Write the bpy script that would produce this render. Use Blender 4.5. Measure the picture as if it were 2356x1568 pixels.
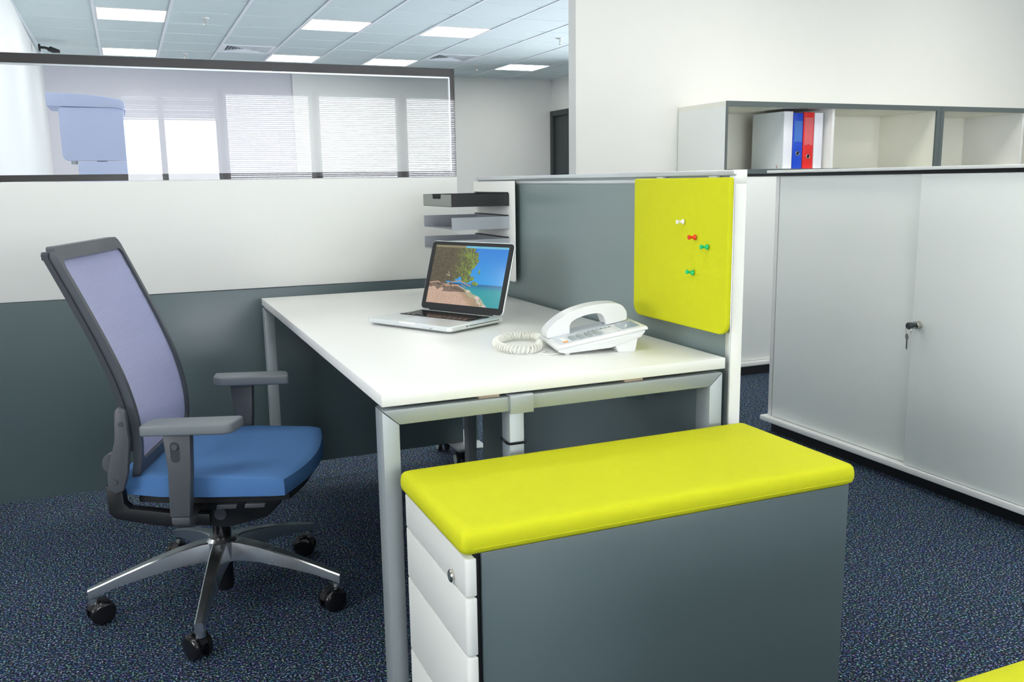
import bpy, bmesh, math, random
import numpy as np
from mathutils import Vector, Matrix
random.seed(4)
for o in list(bpy.data.objects): bpy.data.objects.remove(o, do_unlink=True)
S = bpy.context.scene
COL = S.collection
R = math.radians

# ------------------------------------------------------------------ camera
F_PX, YAW, PITCH, ROLL = 2051.6, 0.402369, 0.176946, 0.0147997
CAM = Vector((-0.4209, -1.6341, 1.1400))
fw = Vector((math.sin(YAW)*math.cos(PITCH), math.cos(YAW)*math.cos(PITCH), -math.sin(PITCH)))
rt = Vector((math.cos(YAW), -math.sin(YAW), 0))
dn = fw.cross(rt)
rt2 = rt*math.cos(ROLL) + dn*math.sin(ROLL)
dn2 = -rt*math.sin(ROLL) + dn*math.cos(ROLL)
cd = bpy.data.cameras.new('camera')
cam = bpy.data.objects.new('camera', cd); COL.objects.link(cam)
cd.sensor_fit = 'HORIZONTAL'; cd.sensor_width = 36.0; cd.lens = F_PX/2356*36.0
cd.clip_start = 0.02; cd.clip_end = 100
m = Matrix.Identity(4)
for i in range(3):
    m[i][0] = rt2[i]; m[i][1] = -dn2[i]; m[i][2] = -fw[i]; m[i][3] = CAM[i]
cam.matrix_world = m
S.camera = cam

# ------------------------------------------------------------------ world, light levels, exposure
SKY = 12.0            # overcast daylight outside the windows
LAMP = 8.0            # ceiling light panels
w = bpy.data.worlds.new('overcast_sky'); S.world = w; w.use_nodes = True
bg = w.node_tree.nodes['Background']
bg.inputs[0].default_value = (0.95, 0.975, 1.0, 1); bg.inputs[1].default_value = SKY
S.view_settings.view_transform = 'Standard'; S.view_settings.look = 'None'
S.view_settings.exposure = 0.52; S.view_settings.gamma = 1.0
S.view_settings.use_curve_mapping = False
S.cycles.caustics_reflective = False; S.cycles.caustics_refractive = False
S.cycles.max_bounces = 8

WIN_Y = -5.6          # window wall behind the camera
WIN_Z0, WIN_Z1 = 0.86, 2.20
XLN = -5.2            # left wall of the near room; its windows are added for side light
LWY0, LWY1 = -4.9, -0.9
CWY0, CWY1 = 3.4, 8.7  # unseen corridor windows, added to brighten ceiling and far wall
def portal(loc, rot, sx, sy):
    pl = bpy.data.lights.new('window_daylight', 'AREA'); pl.shape = 'RECTANGLE'
    pl.size = sx; pl.size_y = sy; pl.cycles.is_portal = True
    po = bpy.data.objects.new('window_daylight', pl); COL.objects.link(po)
    po.location = loc; po.rotation_euler = rot
zc, zh = (WIN_Z0+WIN_Z1)/2, WIN_Z1-WIN_Z0
portal((2.75, WIN_Y-0.12, zc), (R(90), 0, 0), 6.3, zh)                       # shines towards +y
portal((XLN-0.12, (LWY0+LWY1)/2, zc), (R(90), 0, R(-90)), LWY1-LWY0, zh)     # towards +x
portal((5.69+0.12, (CWY0+CWY1)/2, 1.35), (R(90), 0, R(90)), CWY1-CWY0, 2.3)     # towards -x

# ------------------------------------------------------------------ materials
MATS = {}
def mat(name, color, rough=0.5, metal=0.0, spec=0.5, var=0.012, scale=6.0, bump=0.0, bscale=200.0, emit=None, coat=0.0):
    mt = bpy.data.materials.new(name); mt.use_nodes = True
    nt = mt.node_tree; N = nt.nodes; L = nt.links
    b = N['Principled BSDF']
    b.inputs['Metallic'].default_value = metal
    b.inputs['Specular IOR Level'].default_value = spec
    b.inputs['Coat Weight'].default_value = coat
    tc = N.new('ShaderNodeTexCoord')
    nz = N.new('ShaderNodeTexNoise'); nz.inputs['Scale'].default_value = scale; nz.inputs['Detail'].default_value = 3
    L.new(tc.outputs['Object'], nz.inputs['Vector'])
    mr = N.new('ShaderNodeMapRange'); mr.inputs[3].default_value = max(0, rough-0.015); mr.inputs[4].default_value = min(1, rough+0.015)
    L.new(nz.outputs['Fac'], mr.inputs[0]); L.new(mr.outputs[0], b.inputs['Roughness'])
    rp = N.new('ShaderNodeMix'); rp.data_type = 'RGBA'
    c = Vector(color)
    rp.inputs[6].default_value = (*(c*(1-var)), 1); rp.inputs[7].default_value = (*(c*(1+var)), 1)
    L.new(nz.outputs['Fac'], rp.inputs[0]); L.new(rp.outputs[2], b.inputs['Base Color'])
    if bump:
        n2 = N.new('ShaderNodeTexNoise'); n2.inputs['Scale'].default_value = bscale
        L.new(tc.outputs['Object'], n2.inputs['Vector'])
        bp = N.new('ShaderNodeBump'); bp.inputs['Strength'].default_value = bump; bp.inputs['Distance'].default_value = 0.002
        L.new(n2.outputs['Fac'], bp.inputs['Height']); L.new(bp.outputs[0], b.inputs['Normal'])
    if emit:
        b.inputs['Emission Color'].default_value = (*emit[0], 1); b.inputs['Emission Strength'].default_value = emit[1]
    MATS[name] = mt
    return mt

mat('wall_paint', (0.86, 0.865, 0.84), 0.7, bump=0.05, bscale=120)
mat('wall_paint_dimmed', (0.68, 0.70, 0.69), 0.7, bump=0.05, bscale=120)  # white wall darkened to offset the strong window light on it
mat('wall_right_dimmed', (0.79, 0.79, 0.76), 0.7, bump=0.05, bscale=120)  # white wall darkened to keep it from clipping under nearby lamps
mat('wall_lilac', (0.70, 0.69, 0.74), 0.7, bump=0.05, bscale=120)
mat('screen_grey_lit', (0.195, 0.25, 0.25), 0.28, spec=0.6)  # panel grey lightened to stand in for brighter light and sheen here
mat('ceiling_tile', (0.70, 0.80, 0.81), 0.85, bump=0.2, bscale=300)  # bluish cast of the daylight put into the tile colour
mat('ceiling_grid', (0.86, 0.91, 0.96), 0.4)
mat('lamp', (0.9, 0.9, 0.9), 0.5, emit=((1.0, 0.97, 0.90), LAMP))
mat('white_laminate', (0.785, 0.79, 0.775), 0.32, spec=0.4)
mat('cabinet_white', (0.86, 0.89, 0.865), 0.35, spec=0.4)
mat('drawer_white', (0.73, 0.74, 0.71), 0.38, spec=0.4)
mat('panel_white', (0.84, 0.845, 0.815), 0.4, spec=0.4)
mat('panel_grey', (0.085, 0.122, 0.131), 0.30, spec=0.6)
mat('edge_grey', (0.10, 0.125, 0.125), 0.35, spec=0.6)
mat('steel_grey', (0.100, 0.138, 0.148), 0.30, spec=0.6)
mat('silver', (0.35, 0.39, 0.405), 0.36, metal=0.3)
mat('aluminium', (0.72, 0.75, 0.76), 0.28, metal=0.7)
mat('polished', (0.74, 0.76, 0.78), 0.27, metal=1.0)
mat('black', (0.006, 0.007, 0.009), 0.45)
mat('black_gloss', (0.008, 0.008, 0.010), 0.15)
mat('brown_border', (0.045, 0.031, 0.027), 0.3)
mat('tray_dark', (0.014, 0.015, 0.016), 0.4)
mat('tray_front', (0.20, 0.22, 0.20), 0.4)
mat('tray_silver', (0.42, 0.45, 0.49), 0.35, metal=0.3)
mat('chair_grey', (0.070, 0.076, 0.088), 0.45, bump=0.1, bscale=600)
mat('chair_dark', (0.030, 0.034, 0.046), 0.5)
mat('chair_frame', (0.060, 0.068, 0.085), 0.4)
mat('pad_grey', (0.16, 0.18, 0.20), 0.5, bump=0.1, bscale=500)
mat('seat_fabric', (0.075, 0.185, 0.41), 0.85, spec=0.25, bump=0.35, bscale=900, var=0.06, scale=300)
mat('yellow_fabric', (0.60, 0.615, 0.012), 0.8, spec=0.25, bump=0.3, bscale=1100, var=0.03, scale=40)
mat('phone_white', (0.72, 0.73, 0.725), 0.28, spec=0.5)
mat('phone_face', (0.60, 0.64, 0.69), 0.3)
mat('key_grey', (0.33, 0.37, 0.37), 0.4)
mat('key_white', (0.82, 0.83, 0.82), 0.4)
mat('key_orange', (0.85, 0.36, 0.08), 0.4)
mat('lcd', (0.30, 0.36, 0.43), 0.15)
mat('ink_grey', (0.25, 0.28, 0.30), 0.5)
mat('cord_white', (0.76, 0.76, 0.70), 0.4)
mat('laptop_alu', (0.74, 0.78, 0.78), 0.3, metal=0.35)
mat('laptop_trackpad', (0.68, 0.73, 0.76), 0.28, metal=0.3)
mat('binder_white', (0.84, 0.86, 0.92), 0.4)
mat('binder_side', (0.66, 0.72, 0.76), 0.35)
mat('binder_blue', (0.004, 0.065, 0.60), 0.35)
mat('binder_red', (0.76, 0.018, 0.018), 0.35)
mat('pocket_blue', (0.055, 0.18, 0.58), 0.2)
mat('pocket_red', (0.72, 0.13, 0.14), 0.2)
mat('paper', (0.80, 0.80, 0.76), 0.8)
mat('shelf_inside', (0.86, 0.86, 0.77), 0.45)
mat('wood_spacer', (0.55, 0.42, 0.30), 0.6)
mat('pin_white', (0.85, 0.85, 0.82), 0.25)
mat('pin_red', (0.80, 0.035, 0.008), 0.25)
mat('pin_green', (0.0, 0.52, 0.17), 0.25)
mat('chrome', (0.62, 0.60, 0.54), 0.18, metal=1.0)
mat('door_dark', (0.030, 0.038, 0.042), 0.45)
mat('unit_blue', (0.60, 0.67, 0.92), 0.7)
mat('blind', (0.80, 0.80, 0.82), 0.5)
mat('caster_grey', (0.30, 0.34, 0.34), 0.4)
mat('red_mark', (0.7, 0.15, 0.08), 0.5)

def carpet():
    mt = bpy.data.materials.new('carpet'); mt.use_nodes = True
    nt = mt.node_tree; N = nt.nodes; L = nt.links; b = N['Principled BSDF']
    b.inputs['Roughness'].default_value = 0.95; b.inputs['Specular IOR Level'].default_value = 0.15
    tc = N.new('ShaderNodeTexCoord')
    n1 = N.new('ShaderNodeTexNoise'); n1.inputs['Scale'].default_value = 190; n1.inputs['Detail'].default_value = 1.5; n1.inputs['Roughness'].default_value = 0.6
    v1 = N.new('ShaderNodeTexVoronoi'); v1.inputs['Scale'].default_value = 150
    big = N.new('ShaderNodeTexNoise'); big.inputs['Scale'].default_value = 1.6
    for n in (n1, v1, big): L.new(tc.outputs['Object'], n.inputs['Vector'])
    r1 = N.new('ShaderNodeValToRGB'); cr = r1.color_ramp
    cr.elements[0].position = 0.42; cr.elements[0].color = (0.005, 0.007, 0.016, 1)
    cr.elements[1].position = 0.71; cr.elements[1].color = (0.50, 0.57, 0.62, 1)
    e = cr.elements.new(0.53); e.color = (0.024, 0.044, 0.088, 1)
    e = cr.elements.new(0.61); e.color = (0.105, 0.165, 0.235, 1)
    L.new(n1.outputs['Fac'], r1.inputs[0])
    hs = N.new('ShaderNodeMix'); hs.data_type = 'RGBA'; hs.blend_type = 'OVERLAY'
    hs.inputs[0].default_value = 0.40
    L.new(r1.outputs[0], hs.inputs[6]); L.new(v1.outputs['Color'], hs.inputs[7])
    L.new(hs.outputs[2], b.inputs['Base Color'])
    bp = N.new('ShaderNodeBump'); bp.inputs['Strength'].default_value = 0.6; bp.inputs['Distance'].default_value = 0.003
    L.new(n1.outputs['Fac'], bp.inputs['Height']); L.new(bp.outputs[0], b.inputs['Normal'])
    MATS['carpet'] = mt
carpet()

def mesh_fabric():
    mt = bpy.data.materials.new('mesh_fabric'); mt.use_nodes = True
    nt = mt.node_tree; N = nt.nodes; L = nt.links; b = N['Principled BSDF']
    b.inputs['Roughness'].default_value = 0.6; b.inputs['Specular IOR Level'].default_value = 0.3
    b.inputs['Sheen Weight'].default_value = 0.3
    tc = N.new('ShaderNodeTexCoord')
    w1 = N.new('ShaderNodeTexWave'); w1.bands_direction = 'Z'; w1.inputs['Scale'].default_value = 75; w1.inputs['Distortion'].default_value = 0.4
    w2 = N.new('ShaderNodeTexWave'); w2.bands_direction = 'Y'; w2.inputs['Scale'].default_value = 110
    for n in (w1, w2): L.new(tc.outputs['Object'], n.inputs['Vector'])
    mu = N.new('ShaderNodeMath'); mu.operation = 'MULTIPLY'
    L.new(w1.outputs['Fac'], mu.inputs[0]); L.new(w2.outputs['Fac'], mu.inputs[1])
    rp = N.new('ShaderNodeValToRGB')
    rp.color_ramp.elements[0].color = (0.25, 0.27, 0.48, 1); rp.color_ramp.elements[1].color = (0.55, 0.58, 0.90, 1)
    L.new(mu.outputs[0], rp.inputs[0]); L.new(rp.outputs[0], b.inputs['Base Color'])
    bp = N.new('ShaderNodeBump'); bp.inputs['Strength'].default_value = 0.5; bp.inputs['Distance'].default_value = 0.001
    L.new(mu.outputs[0], bp.inputs['Height']); L.new(bp.outputs[0], b.inputs['Normal'])
    MATS['mesh_fabric'] = mt
mesh_fabric()

def glass(name, ior):
    mt = bpy.data.materials.new(name); mt.use_nodes = True
    nt = mt.node_tree; N = nt.nodes; L = nt.links
    N.remove(N['Principled BSDF']); out = N['Material Output']
    t = N.new('ShaderNodeBsdfTransparent'); t.inputs[0].default_value = (0.95, 0.955, 0.965, 1)
    g = N.new('ShaderNodeBsdfGlossy'); g.inputs['Roughness'].default_value = 0.0
    fr = N.new('ShaderNodeFresnel'); fr.inputs['IOR'].default_value = ior
    mx = N.new('ShaderNodeMixShader')
    L.new(fr.outputs[0], mx.inputs[0]); L.new(t.outputs[0], mx.inputs[1]); L.new(g.outputs[0], mx.inputs[2])
    L.new(mx.outputs[0], out.inputs[0])
    MATS[name] = mt
glass('glass', 1.47); glass('window_glass', 1.45)

# ------------------------------------------------------------------ mesh helpers
def finish(name, bm, m, parent=None, smooth=True, angle=35):
    bmesh.ops.recalc_face_normals(bm, faces=bm.faces[:])
    me = bpy.data.meshes.new(name); bm.to_mesh(me); bm.free()
    return link(name, me, m, parent, smooth, angle)
def link(name, me, m, parent=None, smooth=True, angle=35):
    if m is not None: me.materials.append(MATS[m])
    if smooth and len(me.polygons):
        me.polygons.foreach_set('use_smooth', [True]*len(me.polygons))
        me.set_sharp_from_angle(angle=R(angle))
    o = bpy.data.objects.new(name, me); COL.objects.link(o)
    if parent is not None: o.parent = parent
    return o
def tag(o, label, cat, group=None, kind=None):
    o['label'] = label
    if cat: o['category'] = cat
    if group: o['group'] = group
    if kind: o['kind'] = kind
    return o
def thing(name, label, cat, loc=(0, 0, 0), rz=0, group=None, kind=None):
    o = bpy.data.objects.new(name, None); COL.objects.link(o)
    o.empty_display_size = 0.1
    o.location = loc; o.rotation_euler = (0, 0, rz)
    return tag(o, label, cat, group, kind)
def bm_box(bm, lo, hi):
    x0, y0, z0 = lo; x1, y1, z1 = hi
    v = [bm.verts.new(p) for p in ((x0,y0,z0),(x1,y0,z0),(x1,y1,z0),(x0,y1,z0),(x0,y0,z1),(x1,y0,z1),(x1,y1,z1),(x0,y1,z1))]
    for f in ((0,3,2,1),(4,5,6,7),(0,1,5,4),(1,2,6,5),(2,3,7,6),(3,0,4,7)): bm.faces.new([v[i] for i in f])
    return v
def box(name, lo, hi, m, parent=None, bev=0.0, seg=2):
    bm = bmesh.new(); bm_box(bm, lo, hi)
    if bev: bmesh.ops.bevel(bm, geom=bm.edges[:], offset=bev, segments=seg, profile=0.5, affect='EDGES')
    return finish(name, bm, m, parent)
def prism(name, pts, axis, a, b, m, parent=None, bev=0.0, seg=2, xf=None):
    """polygon pts (2-D) extruded along axis from a to b. axis 'x': pts=(y,z); 'y': (x,z); 'z': (x,y)."""
    bm = bmesh.new()
    def P(p, t):
        q = {'x': (t, p[0], p[1]), 'y': (p[0], t, p[1]), 'z': (p[0], p[1], t)}[axis]
        return xf(Vector(q)) if xf else q
    lo = [bm.verts.new(P(p, a)) for p in pts]; hi = [bm.verts.new(P(p, b)) for p in pts]
    n = len(pts)
    bm.faces.new(lo); bm.faces.new(hi[::-1])
    for i in range(n): bm.faces.new([lo[i], hi[i], hi[(i+1) % n], lo[(i+1) % n]])
    bmesh.ops.recalc_face_normals(bm, faces=bm.faces[:])
    if bev:
        es = [e for e in bm.edges if len(e.link_faces) == 2 and e.calc_face_angle(0) > R(40)]
        bmesh.ops.bevel(bm, geom=es, offset=bev, segments=seg, profile=0.5, affect='EDGES')
    return finish(name, bm, m, parent)
def rrect(x0, y0, x1, y1, r, n=6, rs=None):
    rs = rs or (r, r, r, r)   # corners: x0y0, x1y0, x1y1, x0y1
    out = []
    for (cx, cy, a0, rr) in ((x0, y0, 180, rs[0]), (x1, y0, 270, rs[1]), (x1, y1, 0, rs[2]), (x0, y1, 90, rs[3])):
        if rr <= 1e-5: out.append((cx, cy)); continue
        ox = cx + (rr if cx == x0 else -rr); oy = cy + (rr if cy == y0 else -rr)
        for k in range(n+1):
            a = R(a0 + 90*k/n); out.append((ox+rr*math.cos(a), oy+rr*math.sin(a)))
    return out
def tube(name, pts, r, m, parent=None, n=8, closed=False, caps=True):
    bm = bmesh.new(); pts = [Vector(p) for p in pts]; rings = []
    N = len(pts); up = None
    for i, p in enumerate(pts):
        if closed: t = pts[(i+1) % N]-pts[i-1]
        else: t = pts[min(i+1, N-1)]-pts[max(i-1, 0)]
        t.normalize()
        if up is None:
            up = t.orthogonal().normalized()
        up = (up - t*up.dot(t)).normalized()
        s = t.cross(up)
        rr = r[i] if isinstance(r, (list, tuple)) else r
        rings.append([bm.verts.new(p + up*rr*math.cos(2*math.pi*k/n) + s*rr*math.sin(2*math.pi*k/n)) for k in range(n)])
    for i in range(N if closed else N-1):
        a, b = rings[i], rings[(i+1) % N]
        for k in range(n): bm.faces.new([a[k], a[(k+1) % n], b[(k+1) % n], b[k]])
    if not closed and caps:
        bm.faces.new(rings[0][::-1]); bm.faces.new(rings[-1])
    return finish(name, bm, m, parent)
def lathe(name, prof, m, parent=None, n=24, loc=(0, 0, 0), axis='z'):
    """prof: list of (radius, height)"""
    bm = bmesh.new(); rings = []
    def P(r, h, a):
        c, s = r*math.cos(a), r*math.sin(a)
        q = {'z': (c, s, h), 'x': (h, c, s), 'y': (s, h, c)}[axis]
        return (q[0]+loc[0], q[1]+loc[1], q[2]+loc[2])
    for r, h in prof:
        if r < 1e-6: rings.append([bm.verts.new(P(0, h, 0))])
        else: rings.append([bm.verts.new(P(r, h, 2*math.pi*k/n)) for k in range(n)])
    for a, b in zip(rings, rings[1:]):
        for k in range(n):
            k2 = (k+1) % n
            if len(a) == 1 and len(b) == 1: continue
            if len(a) == 1: bm.faces.new([a[0], b[k], b[k2]])
            elif len(b) == 1: bm.faces.new([a[k], a[k2], b[0]])
            else: bm.faces.new([a[k], a[k2], b[k2], b[k]])
    for r in (rings[0], rings[-1]):
        if len(r) > 2: bm.faces.new(r)
    return finish(name, bm, m, parent)
def loft(name, loops, m, parent=None, cap=True, angle=40):
    bm = bmesh.new(); L = [[bm.verts.new(p) for p in lp] for lp in loops]; n = len(L[0])
    for a, b in zip(L, L[1:]):
        for k in range(n): bm.faces.new([a[k], a[(k+1) % n], b[(k+1) % n], b[k]])
    if cap: bm.faces.new(L[0][::-1]); bm.faces.new(L[-1])
    return finish(name, bm, m, parent, angle=angle)
def interp(x, xs, ys): return float(np.interp(x, xs, ys))
def spline(pts, n):
    pts = [Vector(p) for p in pts]; out = []
    P = [pts[0]*2-pts[1]] + pts + [pts[-1]*2-pts[-2]]
    for i in range(1, len(P)-2):
        for k in range(n):
            t = k/n; a, b, c, d = P[i-1], P[i], P[i+1], P[i+2]
            out.append(0.5*((2*b)+(c-a)*t+(2*a-5*b+4*c-d)*t*t+(3*b-3*c+d-a)*t**3))
    out.append(pts[-1]); return out

# ------------------------------------------------------------------ the room
CEIL = 2.65
XL, XR = -1.12, 6.60            # left wall, right side of the near room
YB, XC = 11.03, 5.69            # back wall of the corridor, its right corner
def struct(name, lo, hi, m, label, bev=0):
    return tag(box(name, lo, hi, m, None, bev), label, None, None, 'structure')
struct('floor', (-6.0, -5.8, -0.05), (7.0, YB+0.2, 0.0), 'carpet', 'dark blue speckled carpet floor')
wl = tag(prism('wall_left', [(XL-0.15, 1.775), (XL+0.06, 1.775), (XL-0.095, YB+0.02), (XL-0.25, YB+0.02)], 'z', 0.0, CEIL+0.08, 'wall_paint_dimmed'), 'plain white wall at the left, seen through the glass', None, None, 'structure')
struct('wall_right', (1.976, 3.02, 0), (XR+0.15, 3.11, CEIL+0.08), 'wall_right_dimmed', 'white wall behind the binder shelf')
struct('wall_back', (1.79, YB, 0), (XC+0.15, YB+0.15, CEIL+0.08), 'wall_paint', 'white far wall beyond the glass partition')
struct('wall_recess', (XL-0.25, YB+0.02, 0), (1.789, YB+0.15, CEIL+0.08), 'wall_lilac', 'pale grey far wall seen through the left part of the glass')
def window_strip(name, label, axis, at, th, a0, a1, b0, b1, m, n, first, Z0, Z1):
    """wall with a row of n windows; axis 'x' = wall plane at x=at running along y"""
    bm = bmesh.new()
    P = lambda t, a, z: (t, a, z)
    t0, t1 = sorted((at, at+th))
    for lo, hi in (((t0, a0, 0), (t1, b0, CEIL+0.08)), ((t0, b1, 0), (t1, a1, CEIL+0.08)), ((t0, b0, 0), (t1, b1, Z0)), ((t0, b0, Z1), (t1, b1, CEIL+0.08))): bm_box(bm, lo, hi)
    tag(finish(name, bm, m, None, smooth=False), label, None, None, 'structure')
    tm = at+th*0.5; wd = (b1-b0)/n
    for k in range(n):
        ya, yb = b0+k*wd, b0+(k+1)*wd
        wn = thing('window_%d' % (first+k), 'daylight window added out of view for brightness in the %s' % ('corridor wall' if first > 10 else 'left wall'), None, (tm, (ya+yb)/2, 0), 0, None, 'structure')
        h2 = wd/2; b = bmesh.new()
        for lo, hi in (((-0.03, -h2, Z0), (0.03, -h2+0.03, Z1)), ((-0.03, h2-0.03, Z0), (0.03, h2, Z1)), ((-0.03, -h2+0.03, Z0), (0.03, h2-0.03, Z0+0.04)), ((-0.03, -h2+0.03, Z1-0.04), (0.03, h2-0.03, Z1))): bm_box(b, lo, hi)
        finish('window_frame', b, 'wall_paint_dimmed', wn, smooth=False)
        box('window_pane', (-0.003, -h2+0.03, Z0+0.04), (0.003, h2-0.03, Z1-0.04), 'window_glass', wn)
window_strip('wall_corridor', 'white corridor wall with the dark door', 'x', XC, 0.15, 3.11, YB, CWY0, CWY1, 'wall_paint', 6, 11, 0.2, 2.5)
window_strip('wall_near', 'left wall of the near room, out of view', 'x', XLN, -0.15, WIN_Y-0.15, 1.925, LWY0, LWY1, 'wall_paint', 6, 21, WIN_Z0, WIN_Z1)
struct('wall_closing', (XLN, 1.775, 0), (XL-0.15, 1.925, CEIL+0.08), 'wall_paint', 'white wall left of the partition, out of view')
struct('wall_side', (XR, -5.75, 0), (XR+0.15, 3.02, CEIL+0.08), 'wall_paint', 'white side wall out of view at the right')

# door in the corridor wall
d = thing('door_1', 'dark grey door in the white corridor wall', None, (XC, 10.5, 0), 0, None, 'structure')
box('door_leaf', (-0.025, -0.42, 0.005), (-0.002, 0.40, 2.10), 'door_dark', d, 0.002)
box('door_frame', (-0.05, 0.40, 0.0), (-0.002, 0.50, 2.18), 'door_dark', d, 0.003)
box('door_frame', (-0.05, -0.52, 0.0), (-0.002, -0.42, 2.18), 'door_dark', d, 0.003)
box('door_frame', (-0.05, -0.42, 2.10), (-0.002, 0.40, 2.18), 'door_dark', d, 0.003)
lathe('door_handle', [(0.0, -0.06), (0.012, -0.06), (0.012, -0.025), (0, -0.025)], 'chrome', d, 12, (0, -0.33, 1.03), 'x')

# window wall behind the camera (mirrored in the glass partition)
bm = bmesh.new()
WX0, WX1 = -0.40, 5.90
for lo, hi in (((XLN-0.15, WIN_Y-0.15, 0), (WX0, WIN_Y, CEIL+0.08)), ((WX1, WIN_Y-0.15, 0), (XR+0.15, WIN_Y, CEIL+0.08)),
               ((WX0, WIN_Y-0.15, 0), (WX1, WIN_Y, WIN_Z0)), ((WX0, WIN_Y-0.15, WIN_Z1), (WX1, WIN_Y, CEIL+0.08))):
    bm_box(bm, lo, hi)
tag(finish('wall_window', bm, 'wall_paint_dimmed'), 'window wall behind the viewer, mirrored in the glass partition', None, None, 'structure')
spans = [(-0.40, 0.62), (0.68, 1.67), (1.73, 2.72), (2.79, 3.78), (3.85, 4.84), (4.91, 5.90)]
ordn = ['leftmost', 'second', 'third', 'fourth', 'fifth', 'last']
def bmwin(boxes):
    b = bmesh.new()
    for lo, hi in boxes: bm_box(b, lo, hi)
    return b
pitch = 0.022
for i, (a, b) in enumerate(spans):
    wn = thing('window_%d' % (i+1), '%s window of the daylight strip mirrored in the glass' % ordn[i], None, (0, WIN_Y, 0), 0, None, 'structure')
    fr = [((a-0.005, -0.11, WIN_Z0), (a+0.03, -0.05, WIN_Z1)), ((b-0.03, -0.11, WIN_Z0), (b+0.005, -0.05, WIN_Z1)),
          ((a+0.03, -0.11, WIN_Z0), (b-0.03, -0.05, WIN_Z0+0.05)), ((a+0.03, -0.11, WIN_Z1-0.05), (b-0.03, -0.05, WIN_Z1))]
    if i == 0: fr.append(((-0.015, -0.11, WIN_Z0+0.05), (0.045, -0.05, WIN_Z1-0.05)))
    finish('window_frame', bmwin(fr), 'wall_paint_dimmed', wn, smooth=False)
    box('window_pane', (a+0.03, -0.083, WIN_Z0+0.05), (b-0.03, -0.078, WIN_Z1-0.05), 'window_glass', wn)
    if i < 5: box('mullion', (b+0.005, -0.14, WIN_Z0), (spans[i+1][0]-0.005, -0.02, WIN_Z1), 'edge_grey' if i else 'steel_grey', wn)
    bl = thing('venetian_blind', '%s venetian blind %s of the mirrored windows' % (ordn[i], 'pulled half up' if i == 0 else 'let down'), 'blind', ((a+b)/2, WIN_Y-0.025, WIN_Z1), 0, 'venetian blinds of the window strip')
    hw = (b-a)/2-0.004
    box('head_rail', (-hw, -0.018, -0.03), (hw, 0.018, 0.0), 'blind', bl, 0.002)
    zb = WIN_Z1-1.86 if i == 0 else WIN_Z1-WIN_Z0-0.02
    tilt = R(52) if i == 0 else R(22)
    sb = bmesh.new(); z = -0.045
    c, s = math.cos(tilt)*0.0125, math.sin(tilt)*0.0125
    while z > -zb+0.02:
        zz = z + random.uniform(-0.0015, 0.0015)
        q = [sb.verts.new(p) for p in ((-hw, -c, zz-s), (hw, -c, zz-s), (hw, c, zz+s), (-hw, c, zz+s))]
        sb.faces.new(q); z -= pitch
    o = finish('slats', sb, 'blind', bl, smooth=False); o['kind'] = 'stuff'
    box('bottom_rail', (-hw, -0.012, -zb), (hw, 0.012, -zb+0.012), 'blind', bl, 0.002)
    for xx in (-hw*0.7, hw*0.7): tube('ladder_cord', [(xx, 0.013, -0.03), (xx, 0.013, -zb)], 0.001, 'blind', bl, 4)
box_ = tag(box('sill_1', (WX0-0.05, WIN_Y-0.02, WIN_Z0-0.03), (WX1+0.05, WIN_Y+0.12, WIN_Z0), 'white_laminate', None, 0.004), 'white window sill behind the viewer', None, None, 'structure')
box_.name = 'trim_1'

# ceiling: slab, T-bars, tiles
T = 0.61; X0, Y0 = -0.54, 7.05
ceil = struct('ceiling', (-6.2, -5.75, CEIL+0.03), (7.0, YB+0.2, CEIL+0.08), 'ceiling_grid', 'suspended ceiling of square tiles, coloured pale blue for the daylight on them')
gb = bmesh.new()
for k in range(-9, 13):
    x = X0+k*T; bm_box(gb, (x-0.013, -5.75, CEIL-0.004), (x+0.013, YB+0.1, CEIL+0.02))
for k in range(-21, 8):
    y = Y0+k*T; bm_box(gb, (-6.0, y-0.010, CEIL+0.006), (6.7, y+0.010, CEIL+0.02))
finish('ceiling_grid', gb, 'ceiling_grid', ceil, smooth=False)
LIGHT_COLS = (0, 3, 5, 8)
lights = set(); vents = {(2, 3), (6, 3), (2, -12)}
for r in (-4, 0, 4):
    for c in LIGHT_COLS: lights.add((c, r))
for r in (-17, -13, -9):
    for c in (-6, -4, -2, 0, 3, 5, 8): lights.add((c, r))  # left-hand columns added to light the sideboard doors; rows shifted off the wall
tb = bmesh.new(); bm_box(tb, (-T/2+0.014, -T/2+0.012, 0.0), (T/2-0.014, T/2-0.012, 0.015))
bmesh.ops.bevel(tb, geom=tb.edges[:], offset=0.002, segments=1, affect='EDGES')
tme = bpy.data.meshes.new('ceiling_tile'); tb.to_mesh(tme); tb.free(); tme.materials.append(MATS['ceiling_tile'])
rest = bmesh.new()
for c in range(-9, 12):
    for r in range(-21, 7):
        if (c, r) in lights or (c, r) in vents: continue
        x, y = X0+(c+0.5)*T, Y0+(r+0.5)*T
        if r >= -2 and -1 <= c <= 9 and y < YB:
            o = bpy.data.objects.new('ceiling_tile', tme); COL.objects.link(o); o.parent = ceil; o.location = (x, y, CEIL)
        else:
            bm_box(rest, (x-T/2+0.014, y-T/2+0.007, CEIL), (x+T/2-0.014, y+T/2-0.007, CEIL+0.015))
o = finish('ceiling_tile_field', rest, 'ceiling_tile', ceil, smooth=False); o['kind'] = 'stuff'

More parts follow.
